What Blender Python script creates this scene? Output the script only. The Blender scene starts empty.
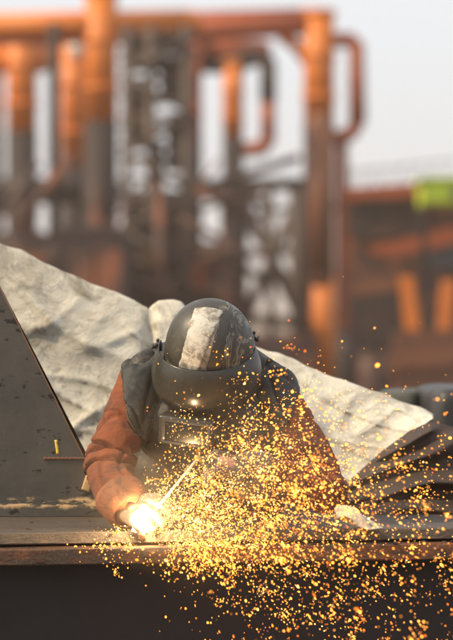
import bpy, bmesh, math, random
from mathutils import Vector, Matrix, noise
R = math.radians
random.seed(7)
sc = bpy.context.scene
C = sc.collection

# ------------------------------------------------------------------ camera
CAMZ, CAMD, K = 1.45, 6.6, 24.0 / 135.0 / 453.0
def at(px, py, Y):                      # point seen at (px,py) of the 453x640 photo, Y metres behind the weld
    s = (Y + CAMD) * K
    return Vector(((px - 226.5) * s, Y, CAMZ - (py - 330) * s))
cam = bpy.data.cameras.new('camera'); co = bpy.data.objects.new('camera', cam); C.objects.link(co)
co.location = (0, -CAMD, CAMZ); co.rotation_euler = (R(90) + math.atan(10 * K), 0, 0)
cam.sensor_fit = 'HORIZONTAL'; cam.sensor_width = 24; cam.lens = 135
cam.clip_start = 0.1; cam.clip_end = 5000
cam.dof.use_dof = True; cam.dof.focus_distance = 6.77; cam.dof.aperture_fstop = 2.5
cam.dof.aperture_blades = 0
sc.camera = co

# ------------------------------------------------------------------ render look
sc.render.engine = 'CYCLES'
sc.view_settings.view_transform = 'Standard'
try: sc.view_settings.look = 'None'
except Exception: pass
sc.view_settings.exposure = 0.0; sc.view_settings.gamma = 1.0
sc.cycles.use_denoising = True
sc.cycles.denoiser = 'OPENIMAGEDENOISE'
sc.cycles.denoising_input_passes = 'RGB_ALBEDO_NORMAL'
sc.cycles.sample_clamp_indirect = 4.0
sc.cycles.max_bounces = 6; sc.cycles.volume_bounces = 1
sc.cycles.volume_max_steps = 96
sc.cycles.use_adaptive_sampling = False

# ------------------------------------------------------------------ world and sun
SUN_EL, SUN_AZ = R(42), R(252)          # azimuth measured from +Y clockwise: to the left, a little behind the camera
w = bpy.data.worlds.new('World'); sc.world = w; w.use_nodes = True
nt = w.node_tree; nt.nodes.clear()
sky = nt.nodes.new('ShaderNodeTexSky'); sky.sky_type = 'NISHITA'; sky.sun_disc = False
sky.sun_elevation = SUN_EL; sky.sun_rotation = SUN_AZ
sky.air_density = 1.0; sky.dust_density = 6.0; sky.ozone_density = 1.0
bg = nt.nodes.new('ShaderNodeBackground'); bg.inputs['Strength'].default_value = 0.15
wo = nt.nodes.new('ShaderNodeOutputWorld')
veil = nt.nodes.new('ShaderNodeMix'); veil.data_type = 'RGBA'            # thin bright cloud veil over the blue
veil.inputs[0].default_value = .62; veil.inputs[7].default_value = (8.4, 8.6, 8.9, 1)
nt.links.new(sky.outputs[0], veil.inputs[6]); nt.links.new(veil.outputs[2], bg.inputs['Color']); nt.links.new(bg.outputs[0], wo.inputs['Surface'])
sl = bpy.data.lights.new('sun', 'SUN'); sl.energy = 4.6; sl.angle = R(2.5); sl.color = (1, .81, .54)
so = bpy.data.objects.new('sun', sl); C.objects.link(so)
sd = Vector((math.sin(SUN_AZ) * math.cos(SUN_EL), math.cos(SUN_AZ) * math.cos(SUN_EL), math.sin(SUN_EL)))
so.rotation_euler = sd.to_track_quat('Z', 'Y').to_euler(); so.location = sd * 30

# ------------------------------------------------------------------ materials
class NM:
    def __init__(s, name, color=(.5, .5, .5), rough=.6, metal=0.0, spec=None):
        s.m = bpy.data.materials.new(name); s.m.use_nodes = True
        s.t = s.m.node_tree; s.n = s.t.nodes; s.b = s.n['Principled BSDF']
        s.b.inputs['Base Color'].default_value = (*color, 1)
        s.b.inputs['Roughness'].default_value = rough; s.b.inputs['Metallic'].default_value = metal
        if spec is not None: s.b.inputs['Specular IOR Level'].default_value = spec
        s.tc = s.n.new('ShaderNodeTexCoord')
    def link(s, a, b): s.t.links.new(a, b)
    def noise(s, scale, detail=6, rough=.6, dist=0, vec=None, stretch=None):
        n = s.n.new('ShaderNodeTexNoise'); n.inputs['Scale'].default_value = scale
        n.inputs['Detail'].default_value = detail; n.inputs['Roughness'].default_value = rough
        n.inputs['Distortion'].default_value = dist
        v = vec or s.tc.outputs['Object']
        if stretch:
            mp = s.n.new('ShaderNodeMapping'); mp.inputs['Scale'].default_value = stretch
            s.link(v, mp.inputs['Vector']); v = mp.outputs['Vector']
        s.link(v, n.inputs['Vector']); return n.outputs['Fac']
    def ramp(s, fac, stops):
        r = s.n.new('ShaderNodeValToRGB'); e = r.color_ramp.elements
        while len(e) < len(stops): e.new(.5)
        for i, (p, c) in enumerate(stops):
            e[i].position = p
            e[i].color = (*c, 1) if isinstance(c, tuple) else (c, c, c, 1)
        s.link(fac, r.inputs['Fac']); return r.outputs['Color']
    def mix(s, fac, a, b, mode='MIX'):
        m = s.n.new('ShaderNodeMix'); m.data_type = 'RGBA'; m.blend_type = mode
        for i, v in ((0, fac), (6, a), (7, b)):
            if hasattr(v, 'is_linked'): s.link(v, m.inputs[i])
            elif i == 0: m.inputs[0].default_value = v
            else: m.inputs[i].default_value = (*v, 1)
        return m.outputs[2]
    def math(s, op, a, b=0.0, c=0.0):
        m = s.n.new('ShaderNodeMath'); m.operation = op
        for i, v in enumerate((a, b, c)):
            if hasattr(v, 'is_linked'): s.link(v, m.inputs[i])
            else: m.inputs[i].default_value = v
        return m.outputs[0]
    def xyz(s):
        x = s.n.new('ShaderNodeSeparateXYZ'); s.link(s.tc.outputs['Object'], x.inputs[0]); return x.outputs
    def color(s, c): s.link(c, s.b.inputs['Base Color']); return s
    def rough(s, c): s.link(c, s.b.inputs['Roughness']); return s
    def bump(s, h, strength=.5, dist=.002):
        b = s.n.new('ShaderNodeBump'); b.inputs['Strength'].default_value = strength
        b.inputs['Distance'].default_value = dist
        s.link(h, b.inputs['Height']); s.link(b.outputs[0], s.b.inputs['Normal']); return s

def paint(name, c1, c2, scale=3, rough=.55, rust=(.10, .045, .02), amt=.62, bump=.002, brk=22):
    m = NM(name, c1, rough)
    base = m.mix(m.noise(scale, 5), c1, c2)
    msk = m.ramp(m.noise(brk, 8, .7), [(amt, 0.0), (amt + .06, 1.0)])
    m.color(m.mix(msk, base, rust))
    m.bump(m.noise(scale * 14, 6), .5, bump)
    return m.m

ORANGE = (.62, .15, .025); DKSTEEL = (.055, .042, .036)
M = {}
M['orange'] = paint('orange_paint', (.66, .172, .003), (.50, .125, .003), 1.2, .5, (.16, .05, .02), .66, .01, 2.5)
M['rustorange'] = paint('faded_orange_paint', (.20, .062, .018), (.10, .034, .016), 1.2, .6, (.09, .04, .02), .58, .01, 2.5)
M['redorange'] = paint('red_oxide_paint', (.42, .085, .014), (.26, .05, .012), 1.2, .6, (.09, .04, .02), .62, .01, 2.5)
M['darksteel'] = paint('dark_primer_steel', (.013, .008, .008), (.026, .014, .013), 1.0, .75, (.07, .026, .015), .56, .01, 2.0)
M['greysteel'] = paint('grey_scaffold_steel', (.085, .058, .046), (.045, .030, .025), 1.5, .6, (.15, .06, .03), .58, .01, 3.0)
M['lime'] = paint('lime_paint', (.62, .80, .02), (.55, .72, .02), 1.5, .5, (.2, .25, .05), .75, .01, 3.0)
M['barge'] = paint('brown_hull_paint', (.085, .036, .022), (.042, .021, .017), .6, .7, (.24, .075, .03), .52, .01, 1.2)
M['bluegrey'] = paint('blue_grey_paint', (.09, .11, .13), (.06, .08, .1), .6, .6, (.14, .07, .04), .62, .01, 1.2)

# left plate: mill scale, scratches, chips, pale burnt-off streak
def plate_mat():
    m = NM('mill_scale_steel', (.07, .06, .05), .48, .35)
    base = m.mix(m.ramp(m.noise(5, 8, .65), [(.35, 0.0), (.7, 1.0)]), (.066, .060, .051), (.108, .096, .078))
    base = m.mix(m.ramp(m.noise(3, 6, .7, .6), [(.56, 0.0), (.75, .55)]), base, (.13, .085, .05))
    sm = m.math('MULTIPLY', m.noise(26, 4, .6, .4, stretch=(1, 1, 2.4)), m.noise(7, 3))
    chips = m.ramp(sm, [(.325, 0.0), (.345, 1.0)])
    base = m.mix(chips, base, (.02, .017, .015))
    scr = m.ramp(m.noise(9, 3, .8, 0, stretch=(14, 1, 1)), [(.66, 0.0), (.7, .5)])
    base = m.mix(scr, base, (.16, .14, .11))
    x = m.xyz()
    # pale streak of scorched paint running along the foot of the plate
    wob = m.math('MULTIPLY', m.math('SUBTRACT', m.noise(14, 4, .6, 0, stretch=(1, 1, .1)), .5), .045)
    dz = m.math('ABSOLUTE', m.math('ADD', m.math('SUBTRACT', x[2], STREAK_Z), wob))
    band = m.ramp(dz, [(.006, 1.0), (.016, 0.0)])
    brk = m.ramp(m.noise(20, 7, .75, .3, stretch=(.35, 1, 1.6)), [(.50, 0.0), (.54, 1.0)])
    msk = m.math('MULTIPLY', band, brk)
    pale = m.mix(m.noise(60, 4), (.95, .72, .40), (.7, .38, .14))
    m.color(m.mix(msk, base, pale))
    m.rough(m.ramp(m.noise(9, 6), [(.3, .32), (.7, .62)]))
    m.bump(m.math('ADD', m.noise(45, 8, .7), m.math('MULTIPLY', msk, .6)), .35, .002)
    return m.m
STREAK_Z = 0.0      # plate's own origin is put on the streak
M['plate'] = plate_mat()

def beam_mat(name, c1, c2, rustc, lo=.45, hi=.62):
    m = NM(name, c1, .5, .3)
    base = m.mix(m.noise(8, 8, .7, 0, stretch=(.3, 1, 1)), c1, c2)
    base = m.mix(m.ramp(m.noise(6, 8, .72, .5, stretch=(.35, 1, 1)), [(lo, 0.0), (hi, 1.0)]), base, rustc)
    base = m.mix(m.ramp(m.noise(55, 6, .7), [(.60, 0.0), (.68, .8)]), base, (.02, .016, .013))
    base = m.mix(m.ramp(m.noise(34, 5, .8, 0, stretch=(.12, 1, 1.6)), [(.60, 0.0), (.72, .22)]), base, (.24, .20, .16))
    base = m.mix(m.ramp(m.noise(130, 3, .6), [(.58, 0.0), (.66, .6)]), base, (.20, .10, .05))
    m.color(base); m.rough(m.ramp(m.noise(16, 6), [(.3, .30), (.7, .7)]))
    m.bump(m.math('ADD', m.noise(60, 9, .75), m.noise(14, 6, .7, 0, stretch=(.4, 1, 2))), 1.0, .008)
    return m.m
M['beam_top'] = beam_mat('worn_steel_ledge', (.075, .062, .050), (.14, .115, .090), (.10, .05, .026), .55, .75)
M['beam_rust'] = beam_mat('rusty_flange', (.038, .026, .020), (.066, .042, .028), (.30, .095, .02), .47, .66)
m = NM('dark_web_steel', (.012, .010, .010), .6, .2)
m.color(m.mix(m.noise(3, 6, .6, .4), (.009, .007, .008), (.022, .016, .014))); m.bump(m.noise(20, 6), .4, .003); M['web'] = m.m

def canvas():
    m = NM('dirty_canvas', (.6, .57, .5), .9)
    base = m.mix(m.noise(3.0, 6, .6), (.70, .66, .56), (.58, .54, .45))
    st = m.ramp(m.noise(6, 9, .72, .9), [(.47, 0.0), (.70, 1.0)])
    base = m.mix(st, base, (.20, .165, .115))
    sp = m.ramp(m.noise(24, 6, .75, .3), [(.55, 0.0), (.68, .8)])
    sp = m.math('MULTIPLY', sp, m.ramp(m.noise(3.3, 2), [(.45, 0.0), (.58, 1.0)]))
    base = m.mix(sp, base, (.12, .095, .07))
    m.color(base)
    h = m.math('ADD', m.noise(13, 9, .7, .8), m.math('MULTIPLY', m.noise(380, 2, .5), .12))
    m.bump(h, .9, .016)
    return m.m
M['canvas'] = canvas()
def fabric(name, c1, c2, scale, stain=None, rough=.85, bump=.004, sheen=.0):
    m = NM(name, c1, rough)
    base = m.mix(m.ramp(m.noise(scale, 7, .68, .3), [(.35, 0.0), (.68, 1.0)]), c1, c2)
    if stain: base = m.mix(m.ramp(m.noise(scale * 2.1, 8, .7, .6), [(.52, 0.0), (.64, .85)]), base, stain)
    m.color(base); m.bump(m.math('ADD', m.noise(scale * 6, 8, .7), m.noise(scale * 1.8, 3, .5, 1.2, stretch=(1, 1, 2.2))), .8, bump)
    m.b.inputs['Sheen Weight'].default_value = sheen
    return m.m
M['orange_leather'] = fabric('orange_leather', (.24, .056, .010), (.11, .027, .009), 7, (.035, .022, .016), .85, .006, .05)
M['dark_leather'] = fabric('dark_leather', (.008, .010, .009), (.017, .016, .013), 7, (.09, .075, .055), .62, .003)
M['piping'] = fabric('pale_piping', (.13, .12, .08), (.07, .065, .045), 20)
M['cuff'] = fabric('arc_lit_orange_leather', (.30, .105, .045), (.19, .065, .03), 8, (.07, .035, .02), .85, .005)  # orange leather made lighter: arc light on the sleeve end painted in
M['suede'] = fabric('pale_suede', (.38, .26, .15), (.26, .17, .10), 14, (.16, .09, .05), .85, .003, .2)
M['dark_suede'] = fabric('dark_suede', (.07, .055, .045), (.11, .08, .06), 14, (.03, .025, .02), .85, .003)
M['denim'] = fabric('dark_workwear', (.035, .04, .055), (.05, .055, .07), 9)
M['boot'] = fabric('black_boot_leather', (.02, .018, .016), (.035, .03, .026), 9, None, .5)
M['skin'] = fabric('skin', (.42, .22, .15), (.36, .18, .12), 30, None, .5, .0005)
M['pleat'] = fabric('brown_pleated_tarpaulin', (.030, .017, .010), (.052, .030, .018), 4, (.014, .009, .006), .75, .006)
M['greentarp'] = fabric('dark_green_grey_cover', (.05, .052, .044), (.075, .072, .06), 3, None, .7, .006)
M['rag'] = fabric('white_rag', (.48, .44, .38), (.34, .30, .25), 12, (.3, .25, .2))
M['rubber'] = fabric('black_rubber', (.02, .02, .02), (.03, .028, .025), 20, None, .5, .001)
M['brass'] = NM('brass_jaw', (.5, .32, .12), .4, .9).m

def hat_mat():
    m = NM('scuffed_dark_shell', (.06, .055, .045), .42)
    base = m.mix(m.ramp(m.noise(9, 8, .7), [(.4, 0.0), (.65, 1.0)]), (.034, .030, .022), (.056, .049, .036))
    # long curved scuffs where the paint has worn pale
    scf = m.ramp(m.noise(14, 4, .6, 2.6, stretch=(1.7, .7, .7)), [(.53, 0.0), (.56, .9), (.60, .9), (.63, 0.0)])
    side = m.ramp(m.xyz()[0], [(.03, 0.0), (.05, 1.0)])
    base = m.mix(m.math('MULTIPLY', scf, side), base, (.20, .18, .13))
    base = m.mix(m.ramp(m.noise(48, 8, .8), [(.56, 0.0), (.66, .6)]), base, (.15, .13, .10))
    m.color(base); m.rough(m.ramp(m.noise(20, 7, .7), [(.3, .32), (.7, .62)]))
    m.bump(m.noise(50, 6, .6), .25, .001); return m.m
M['hat'] = hat_mat()
m = NM('matte_mask_plastic', (.05, .05, .043), .36)
m.color(m.mix(m.noise(12, 8, .7), (.020, .019, .014), (.034, .031, .023)))
m.rough(m.ramp(m.noise(26, 7, .75), [(.3, .16), (.75, .40)])); m.bump(m.noise(90, 6), .2, .0006); M['mask'] = m.m
m = NM('dirty_white_tape', (.5, .48, .43), .6)
tb = m.mix(m.ramp(m.noise(22, 9, .78, 1.0), [(.44, 0.0), (.58, 1.0)]), (.50, .47, .40), (.17, .145, .11))
m.color(tb); m.bump(m.noise(60, 8, .7), .5, .001); M['tape'] = m.m
m = NM('tape_residue', (.2, .18, .14), .6)
m.color(m.mix(m.ramp(m.noise(26, 8, .75, .8), [(.42, 0.0), (.6, 1.0)]), (.24, .215, .165), (.07, .06, .047))); m.bump(m.noise(60, 8, .7), .5, .001); M['residue'] = m.m
m = NM('black_band', (.03, .028, .023), .5); m.color(m.mix(m.noise(20, 7), (.028, .026, .021), (.06, .053, .041))); M['band'] = m.m
m = NM('dark_lens', (.012, .012, .01), .3); M['lens'] = m.m
m = NM('electrode_flux', (.62, .50, .36), .7); m.color(m.mix(m.noise(60, 4), (.66, .55, .42), (.5, .38, .26))); M['flux'] = m.m
m = NM('yellow_chalk', (.8, .58, .08), .9); m.color(m.mix(m.noise(120, 3), (.8, .6, .1), (.6, .4, .06))); M['chalk'] = m.m
m = NM('yard_dirt', (.09, .065, .05), .95)
m.color(m.mix(m.noise(.15, 8, .65), (.06, .043, .036), (.12, .085, .065))); m.bump(m.noise(3, 8), .6, .05); M['ground'] = m.m
m = NM('distant_scrub', (.045, .045, .03), .95); m.color(m.mix(m.noise(.05, 6), (.035, .038, .026), (.07, .055, .04))); M['hill'] = m.m

def emis(name, col, s):
    m = bpy.data.materials.new(name); m.use_nodes = True; t = m.node_tree; t.nodes.clear()
    e = t.nodes.new('ShaderNodeEmission'); e.inputs[0].default_value = (*col, 1); e.inputs[1].default_value = s
    o = t.nodes.new('ShaderNodeOutputMaterial'); t.links.new(e.outputs[0], o.inputs['Surface'])
    m.cycles.emission_sampling = 'NONE'
    return m
SPK = [emis('spark_hot', (1, .56, .17), 12), emis('spark_yellow', (1, .40, .065), 8),
       emis('spark_orange', (1, .32, .04), 6), emis('spark_cooling', (1, .21, .02), 4)]
M['arc'] = emis('arc_light', (1, .86, .62), 60)

# ------------------------------------------------------------------ object helpers
def link(name, me, mats=None, parent=None, smooth=True, loc=None):
    o = bpy.data.objects.new(name, me); C.objects.link(o)
    for mm in (mats if isinstance(mats, (list, tuple)) else [mats]):
        if mm: me.materials.append(mm)
    if smooth: me.shade_smooth()
    if parent: o.parent = parent
    if loc is not None: o.location = loc
    return o
def tag(o, label=None, cat=None, group=None, kind=None):
    if label: o['label'] = label
    if cat: o['category'] = cat
    if group: o['group'] = group
    if kind: o['kind'] = kind
    return o
def empty(name, loc=(0, 0, 0), rot=(0, 0, 0)):
    o = bpy.data.objects.new(name, None); C.objects.link(o); o.location = loc; o.rotation_euler = rot
    o.empty_display_size = .1; return o
def bm_mesh(bm, name='m'):
    bmesh.ops.recalc_face_normals(bm, faces=bm.faces)
    me = bpy.data.meshes.new(name); bm.to_mesh(me); bm.free(); return me
def box(bm, x0, x1, y0, y1, z0, z1, bev=0):
    v = [bm.verts.new((x, y, z)) for x in (x0, x1) for y in (y0, y1) for z in (z0, z1)]
    fs = [bm.faces.new([v[i] for i in q]) for q in ((0, 1, 3, 2), (4, 6, 7, 5), (0, 4, 5, 1), (2, 3, 7, 6), (0, 2, 6, 4), (1, 5, 7, 3))]
    if bev:
        bmesh.ops.bevel(bm, geom=list({e for f in fs for e in f.edges}), offset=bev, segments=2, affect='EDGES', profile=.6)
def tube(bm, a, b, r0, r1=None, n=14, caps=True):
    a = Vector(a); b = Vector(b); r1 = r0 if r1 is None else r1
    d = (b - a).normalized(); u = d.orthogonal().normalized(); v = d.cross(u)
    ra, rb = [], []
    for i in range(n):
        t = 2 * math.pi * i / n; o = u * math.cos(t) + v * math.sin(t)
        ra.append(bm.verts.new(a + o * r0)); rb.append(bm.verts.new(b + o * r1))
    for i in range(n):
        bm.faces.new((ra[i], ra[(i + 1) % n], rb[(i + 1) % n], rb[i]))
    if caps: bm.faces.new(ra[::-1]); bm.faces.new(rb)
def path_tube(bm, pts, rad, n=10):
    pts = [Vector(p) for p in pts]; rings = []; u = None
    for i, p in enumerate(pts):
        d = (pts[min(i + 1, len(pts) - 1)] - pts[max(i - 1, 0)]).normalized()
        u = (d.orthogonal() if u is None else (u - d * u.dot(d))).normalized(); v = d.cross(u)
        r = rad(i / (len(pts) - 1)) if callable(rad) else rad
        rings.append([bm.verts.new(p + (u * math.cos(2 * math.pi * k / n) + v * math.sin(2 * math.pi * k / n)) * r) for k in range(n)])
    for a, b in zip(rings, rings[1:]):
        for k in range(n): bm.faces.new((a[k], a[(k + 1) % n], b[(k + 1) % n], b[k]))
    bm.faces.new(rings[0][::-1]); bm.faces.new(rings[-1])
def ball(bm, c, r, seg=16):
    if not hasattr(r, '__len__'): r = (r, r, r)
    bmesh.ops.create_uvsphere(bm, u_segments=seg, v_segments=seg // 2 + 2, radius=1,
                              matrix=Matrix.Translation(c) @ Matrix.Diagonal((*r, 1)))
def caps(bm, a, b, r0, r1):
    tube(bm, a, b, r0, r1, 18); ball(bm, a, r0); ball(bm, b, r1)
def grid(nu, nv, f):
    bm = bmesh.new(); V = [[bm.verts.new(f(i / nu, j / nv)) for j in range(nv + 1)] for i in range(nu + 1)]
    for i in range(nu):
        for j in range(nv): bm.faces.new((V[i][j], V[i + 1][j], V[i + 1][j + 1], V[i][j + 1]))
    return bm
def evaluated(me, mods):
    o = bpy.data.objects.new('tmp', me); C.objects.link(o)
    for typ, kw in mods:
        md = o.modifiers.new('m', typ)
        for k, v in kw.items(): setattr(md, k, v)
    bpy.context.view_layer.update()
    dg = bpy.context.evaluated_depsgraph_get()
    out = bpy.data.meshes.new_from_object(o.evaluated_get(dg))
    bpy.data.objects.remove(o); return out
def remesh(bm, vox, sm=6, fac=.5):
    return evaluated(bm_mesh(bm), [('REMESH', dict(mode='VOXEL', voxel_size=vox)), ('SMOOTH', dict(factor=fac, iterations=sm))])
def nz(p, s=1.0, ox=0): return noise.noise(Vector((p[0] * s + ox, p[1] * s, p[2] * s)))
def ridge(q): return 1 - abs(noise.noise(q)) * 2
def sstep(a, b, x):
    t = min(1, max(0, (x - a) / (b - a))); return t * t * (3 - 2 * t)
def interp(pts, x):
    for (x0, y0), (x1, y1) in zip(pts, pts[1:]):
        if x <= x1: return y0 + (y1 - y0) * (x - x0) / (x1 - x0)
    return pts[-1][1]
def solid(me, th):
    return evaluated(me, [('SOLIDIFY', dict(thickness=th, offset=-1))])

# ------------------------------------------------------------------ ground, far country, haze
bm = bmesh.new()
for x0, x1, y0, y1 in ((-1500, 1500, -60, 2800),):
    v = [bm.verts.new(p) for p in ((x0, y0, 0), (x1, y0, 0), (x1, y1, 0), (x0, y1, 0))]; bm.faces.new(v)
tag(link('ground', bm_mesh(bm), M['ground']), kind='structure')
def hillf(u, v):
    x = -420 + 840 * u; h = 2.2 + 2.2 * nz((x, 0, 0), .02) + 1.2 * nz((x, 3, 0), .11)
    return Vector((x, 520 + v * 120 + 8 * nz((x, v, 1), .05), max(-.5, math.sin(math.pi * (v * .9 + .05)) * (h + 2) - .5)))
tag(link('hills', bm_mesh(grid(160, 8, hillf)), M['hill']), kind='structure')

# ------------------------------------------------------------------ background steelwork (about 50 m away)
YB = 50.0
def bx(o_name, mat, parent, px0, px1, py0, py1, Y, depth, bev=.02, origin=Vector((0, 0, 0))):
    a = at(px0, py1, Y); b = at(px1, py0, Y); bm = bmesh.new()
    box(bm, a.x - origin.x, b.x - origin.x, Y - depth / 2 - origin.y, Y + depth / 2 - origin.y, max(0, a.z) - origin.z, b.z - origin.z, bev)
    return link(o_name, bm_mesh(bm), M[mat], parent, False)
def tb(o_name, mat, parent, pts, r, Y, origin):
    bm = bmesh.new(); P = [at(px, py, Y) - origin for px, py in pts]
    for a, b in zip(P, P[1:]): tube(bm, a, b, r, r, 14)
    for p in P: ball(bm, p, r * 1.0, 12)
    return link(o_name, bm_mesh(bm), M[mat], parent)
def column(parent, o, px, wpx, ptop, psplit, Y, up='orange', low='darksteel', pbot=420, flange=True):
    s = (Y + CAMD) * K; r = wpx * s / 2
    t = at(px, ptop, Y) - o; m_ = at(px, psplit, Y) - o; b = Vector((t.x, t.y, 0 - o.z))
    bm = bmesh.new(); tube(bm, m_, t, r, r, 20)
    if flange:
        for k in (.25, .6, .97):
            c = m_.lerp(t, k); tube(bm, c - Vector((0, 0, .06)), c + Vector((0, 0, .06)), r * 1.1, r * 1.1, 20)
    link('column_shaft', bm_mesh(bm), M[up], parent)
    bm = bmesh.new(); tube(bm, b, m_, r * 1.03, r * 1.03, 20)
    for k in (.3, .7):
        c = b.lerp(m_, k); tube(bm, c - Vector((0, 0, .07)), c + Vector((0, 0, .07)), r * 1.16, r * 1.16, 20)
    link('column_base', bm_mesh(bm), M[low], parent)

# right portal
o = at(318, 395, YB); o.z = 0
P = tag(empty('portal_frame', o), 'tall orange portal column with a looped side pipe against pale sky', 'steel frame')
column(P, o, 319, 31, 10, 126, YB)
tb('loop_pipe', 'redorange', P, [(330, 40), (350, 40), (356, 46), (356, 126), (350, 134), (336, 138)], .17, YB, o)
tb('loop_pipe', 'darksteel', P, [(330, 41), (350, 36), (360, 46), (362, 120)], .10, YB + .35, o)
bx('stub_column', 'redorange', P, 336, 348, 132, 400, YB + .6, .3, .02, o)
bm = bmesh.new()
a = at(120, 34, YB) - o; b = at(318, 24, YB) - o
tube(bm, a, b, .25, .25, 16); tube(bm, at(120, 20, YB + .3) - o, at(318, 14, YB + .3) - o, .15, .15, 12)
for k in range(14):
    p0 = a.lerp(b, k / 14); p1 = (at(120, 20, YB + .3) - o).lerp(at(318, 14, YB + .3) - o, (k + .5) / 14)
    tube(bm, p0, p1, .035, .035, 6)
link('crossbeam', bm_mesh(bm), M['redorange'], P)
tb('brace', 'orange', P, [(306, 60), (296, 45), (284, 38)], .14, YB + .1, o)
tb('mid_pipe', 'rustorange', P, [(321, 126), (321, 275)], .30, YB - .9, o)
tb('lower_orange_pipe', 'orange', P, [(323, 268), (323, 392)], .27, YB - .8, o)
# centre portal, smaller, with loop
o = at(233, 395, YB + 6); o.z = 0
P = tag(empty('portal_frame', o), 'two slimmer red orange columns joined under a dark loop pipe, behind the welder', 'steel frame')
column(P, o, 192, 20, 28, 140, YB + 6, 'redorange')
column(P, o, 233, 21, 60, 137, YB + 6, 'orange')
tb('loop_pipe', 'darksteel', P, [(226, 66), (262, 56), (268, 64), (268, 100)], .21, YB + 6, o)
tb('loop_pipe', 'redorange', P, [(268, 96), (268, 140), (262, 148), (248, 150)], .19, YB + 6, o)
tb('crossbeam', 'darksteel', P, [(188, 62), (238, 64)], .26, YB + 6.5, o)
tb('crossbeam', 'redorange', P, [(186, 48), (262, 50)], .25, YB + 6.4, o)
tb('crossbeam', 'darksteel', P, [(190, 186), (306, 184)], .16, YB + 5, o)
# left portals
o = at(101, 395, YB - 2); o.z = 0
P = tag(empty('portal_frame', o), 'thickest bright orange column with dark lower half, left of the grey lattice tower', 'steel frame')
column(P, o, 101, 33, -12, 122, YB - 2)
tb('crossbeam', 'orange', P, [(-40, 26), (190, 22)], .27, YB - 2, o)
tb('crossbeam', 'redorange', P, [(-40, 38), (130, 36)], .16, YB - 1.4, o)
o = at(76, 395, YB + 3); o.z = 0
P = tag(empty('portal_frame', o), 'orange column with a pale round plate, beside the thin black post', 'steel frame')
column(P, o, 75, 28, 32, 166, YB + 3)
bm = bmesh.new(); tube(bm, at(76, 50, YB + 2.6) - o, at(76, 50, YB + 2.4) - o, .2, .2, 20)
link('round_plate', bm_mesh(bm), NM('pale_plate', (.7, .62, .55), .5).m, P)
tb('crossbeam', 'redorange', P, [(-30, 52), (78, 52)], .34, YB + 3.5, o)
o = at(54, 395, YB - 4); o.z = 0
P = tag(empty('lamp_post', o), 'thin near black post between two orange columns at upper left', 'post')
tb('post_shaft', 'darksteel', P, [(54, 28), (54, 250)], .13, YB - 4, o)
tb('post_shaft', 'darksteel', P, [(54, 250), (54, 400)], .17, YB - 4, o)
o = at(20, 395, YB + 1); o.z = 0
P = tag(empty('portal_frame', o), 'orange column pair with dark feet at the far left edge', 'steel frame')
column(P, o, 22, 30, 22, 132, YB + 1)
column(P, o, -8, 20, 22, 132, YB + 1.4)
tb('crossbeam', 'orange', P, [(-40, 62), (40, 60)], .3, YB + 1.2, o)
tb('crossbeam', 'darksteel', P, [(-40, 190), (110, 192)], .30, YB + 1, o)
tb('crossbeam', 'darksteel', P, [(-40, 245), (110, 250)], .34, YB + 1, o)
# lattice tower in the middle
o = at(156, 395, YB - 5); o.z = 0
T = tag(empty('lattice_tower', o), 'grey brown lattice scaffold tower left of centre in front of the sky', 'scaffold tower')
for Yo in (-6.2, -3.8):
    for px in (127, 151, 186):
        tb('standard', 'greysteel', T, [(px, 30), (px, 398)], .10, YB + Yo, o)
for k, py in enumerate((36, 52, 61, 80, 95, 118, 126, 146, 158, 179, 196, 204, 228, 243, 262, 290, 318, 350)):
    bm = bmesh.new()
    for Yo in (-6.2, -3.8):
        tb('ledger', 'greysteel', T, [(122, py), (194, py + random.uniform(-2, 2))], .055, YB + Yo, o)
    if k % 2 == 0:
        a = at(124, py, YB - 6.1) - o; b = at(190, py + 2, YB - 3.9) - o
        box(bm, a.x, b.x * .72 if k % 4 else b.x, a.y, b.y, a.z, a.z + .05)
        link('platform', bm_mesh(bm), M['greysteel' if k % 3 else 'darksteel'], T, False)
    else: bm.free()
for k, py in enumerate(range(36, 380, 39)):
    x = (124, 192) if k % 2 else (192, 124)
    tb('brace', 'greysteel', T, [(x[0], py), (x[1], py + 39)], .06, YB - 6.3, o)
for px0, px1, py0, py1 in ((124, 158, 38, 62), (160, 192, 56, 98), (167, 192, 112, 172), (122, 150, 84, 150), (150, 164, 140, 200), (126, 188, 190, 262), (132, 190, 262, 400)):
    bx('cladding_panel', 'greysteel' if px0 % 4 else 'darksteel', T, px0, px1, py0, py1, YB - 5.9, .05, 0, o)
# trusses spanning behind the welder, with sky showing between the braces
o = at(270, 395, YB + 9); o.z = 0
T = tag(empty('steel_truss', o), 'dark crossed steel braces with pale sky gaps, just left of the right portal', 'truss')
for (a, b, r) in (((238, 190), (306, 330), .16), ((300, 196), (240, 330), .16), ((240, 255), (306, 250), .13), ((270, 185), (272, 360), .12),
                  ((236, 190), (236, 396), .30), ((306, 300), (250, 230), .09), ((238, 318), (308, 322), .15), ((238, 220), (300, 205), .08), ((255, 188), (290, 300), .07),
                  ((296, 188), (298, 396), .2)):
    tb('truss_member', 'greysteel', T, [a, b], r, YB + 9, o)
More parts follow.
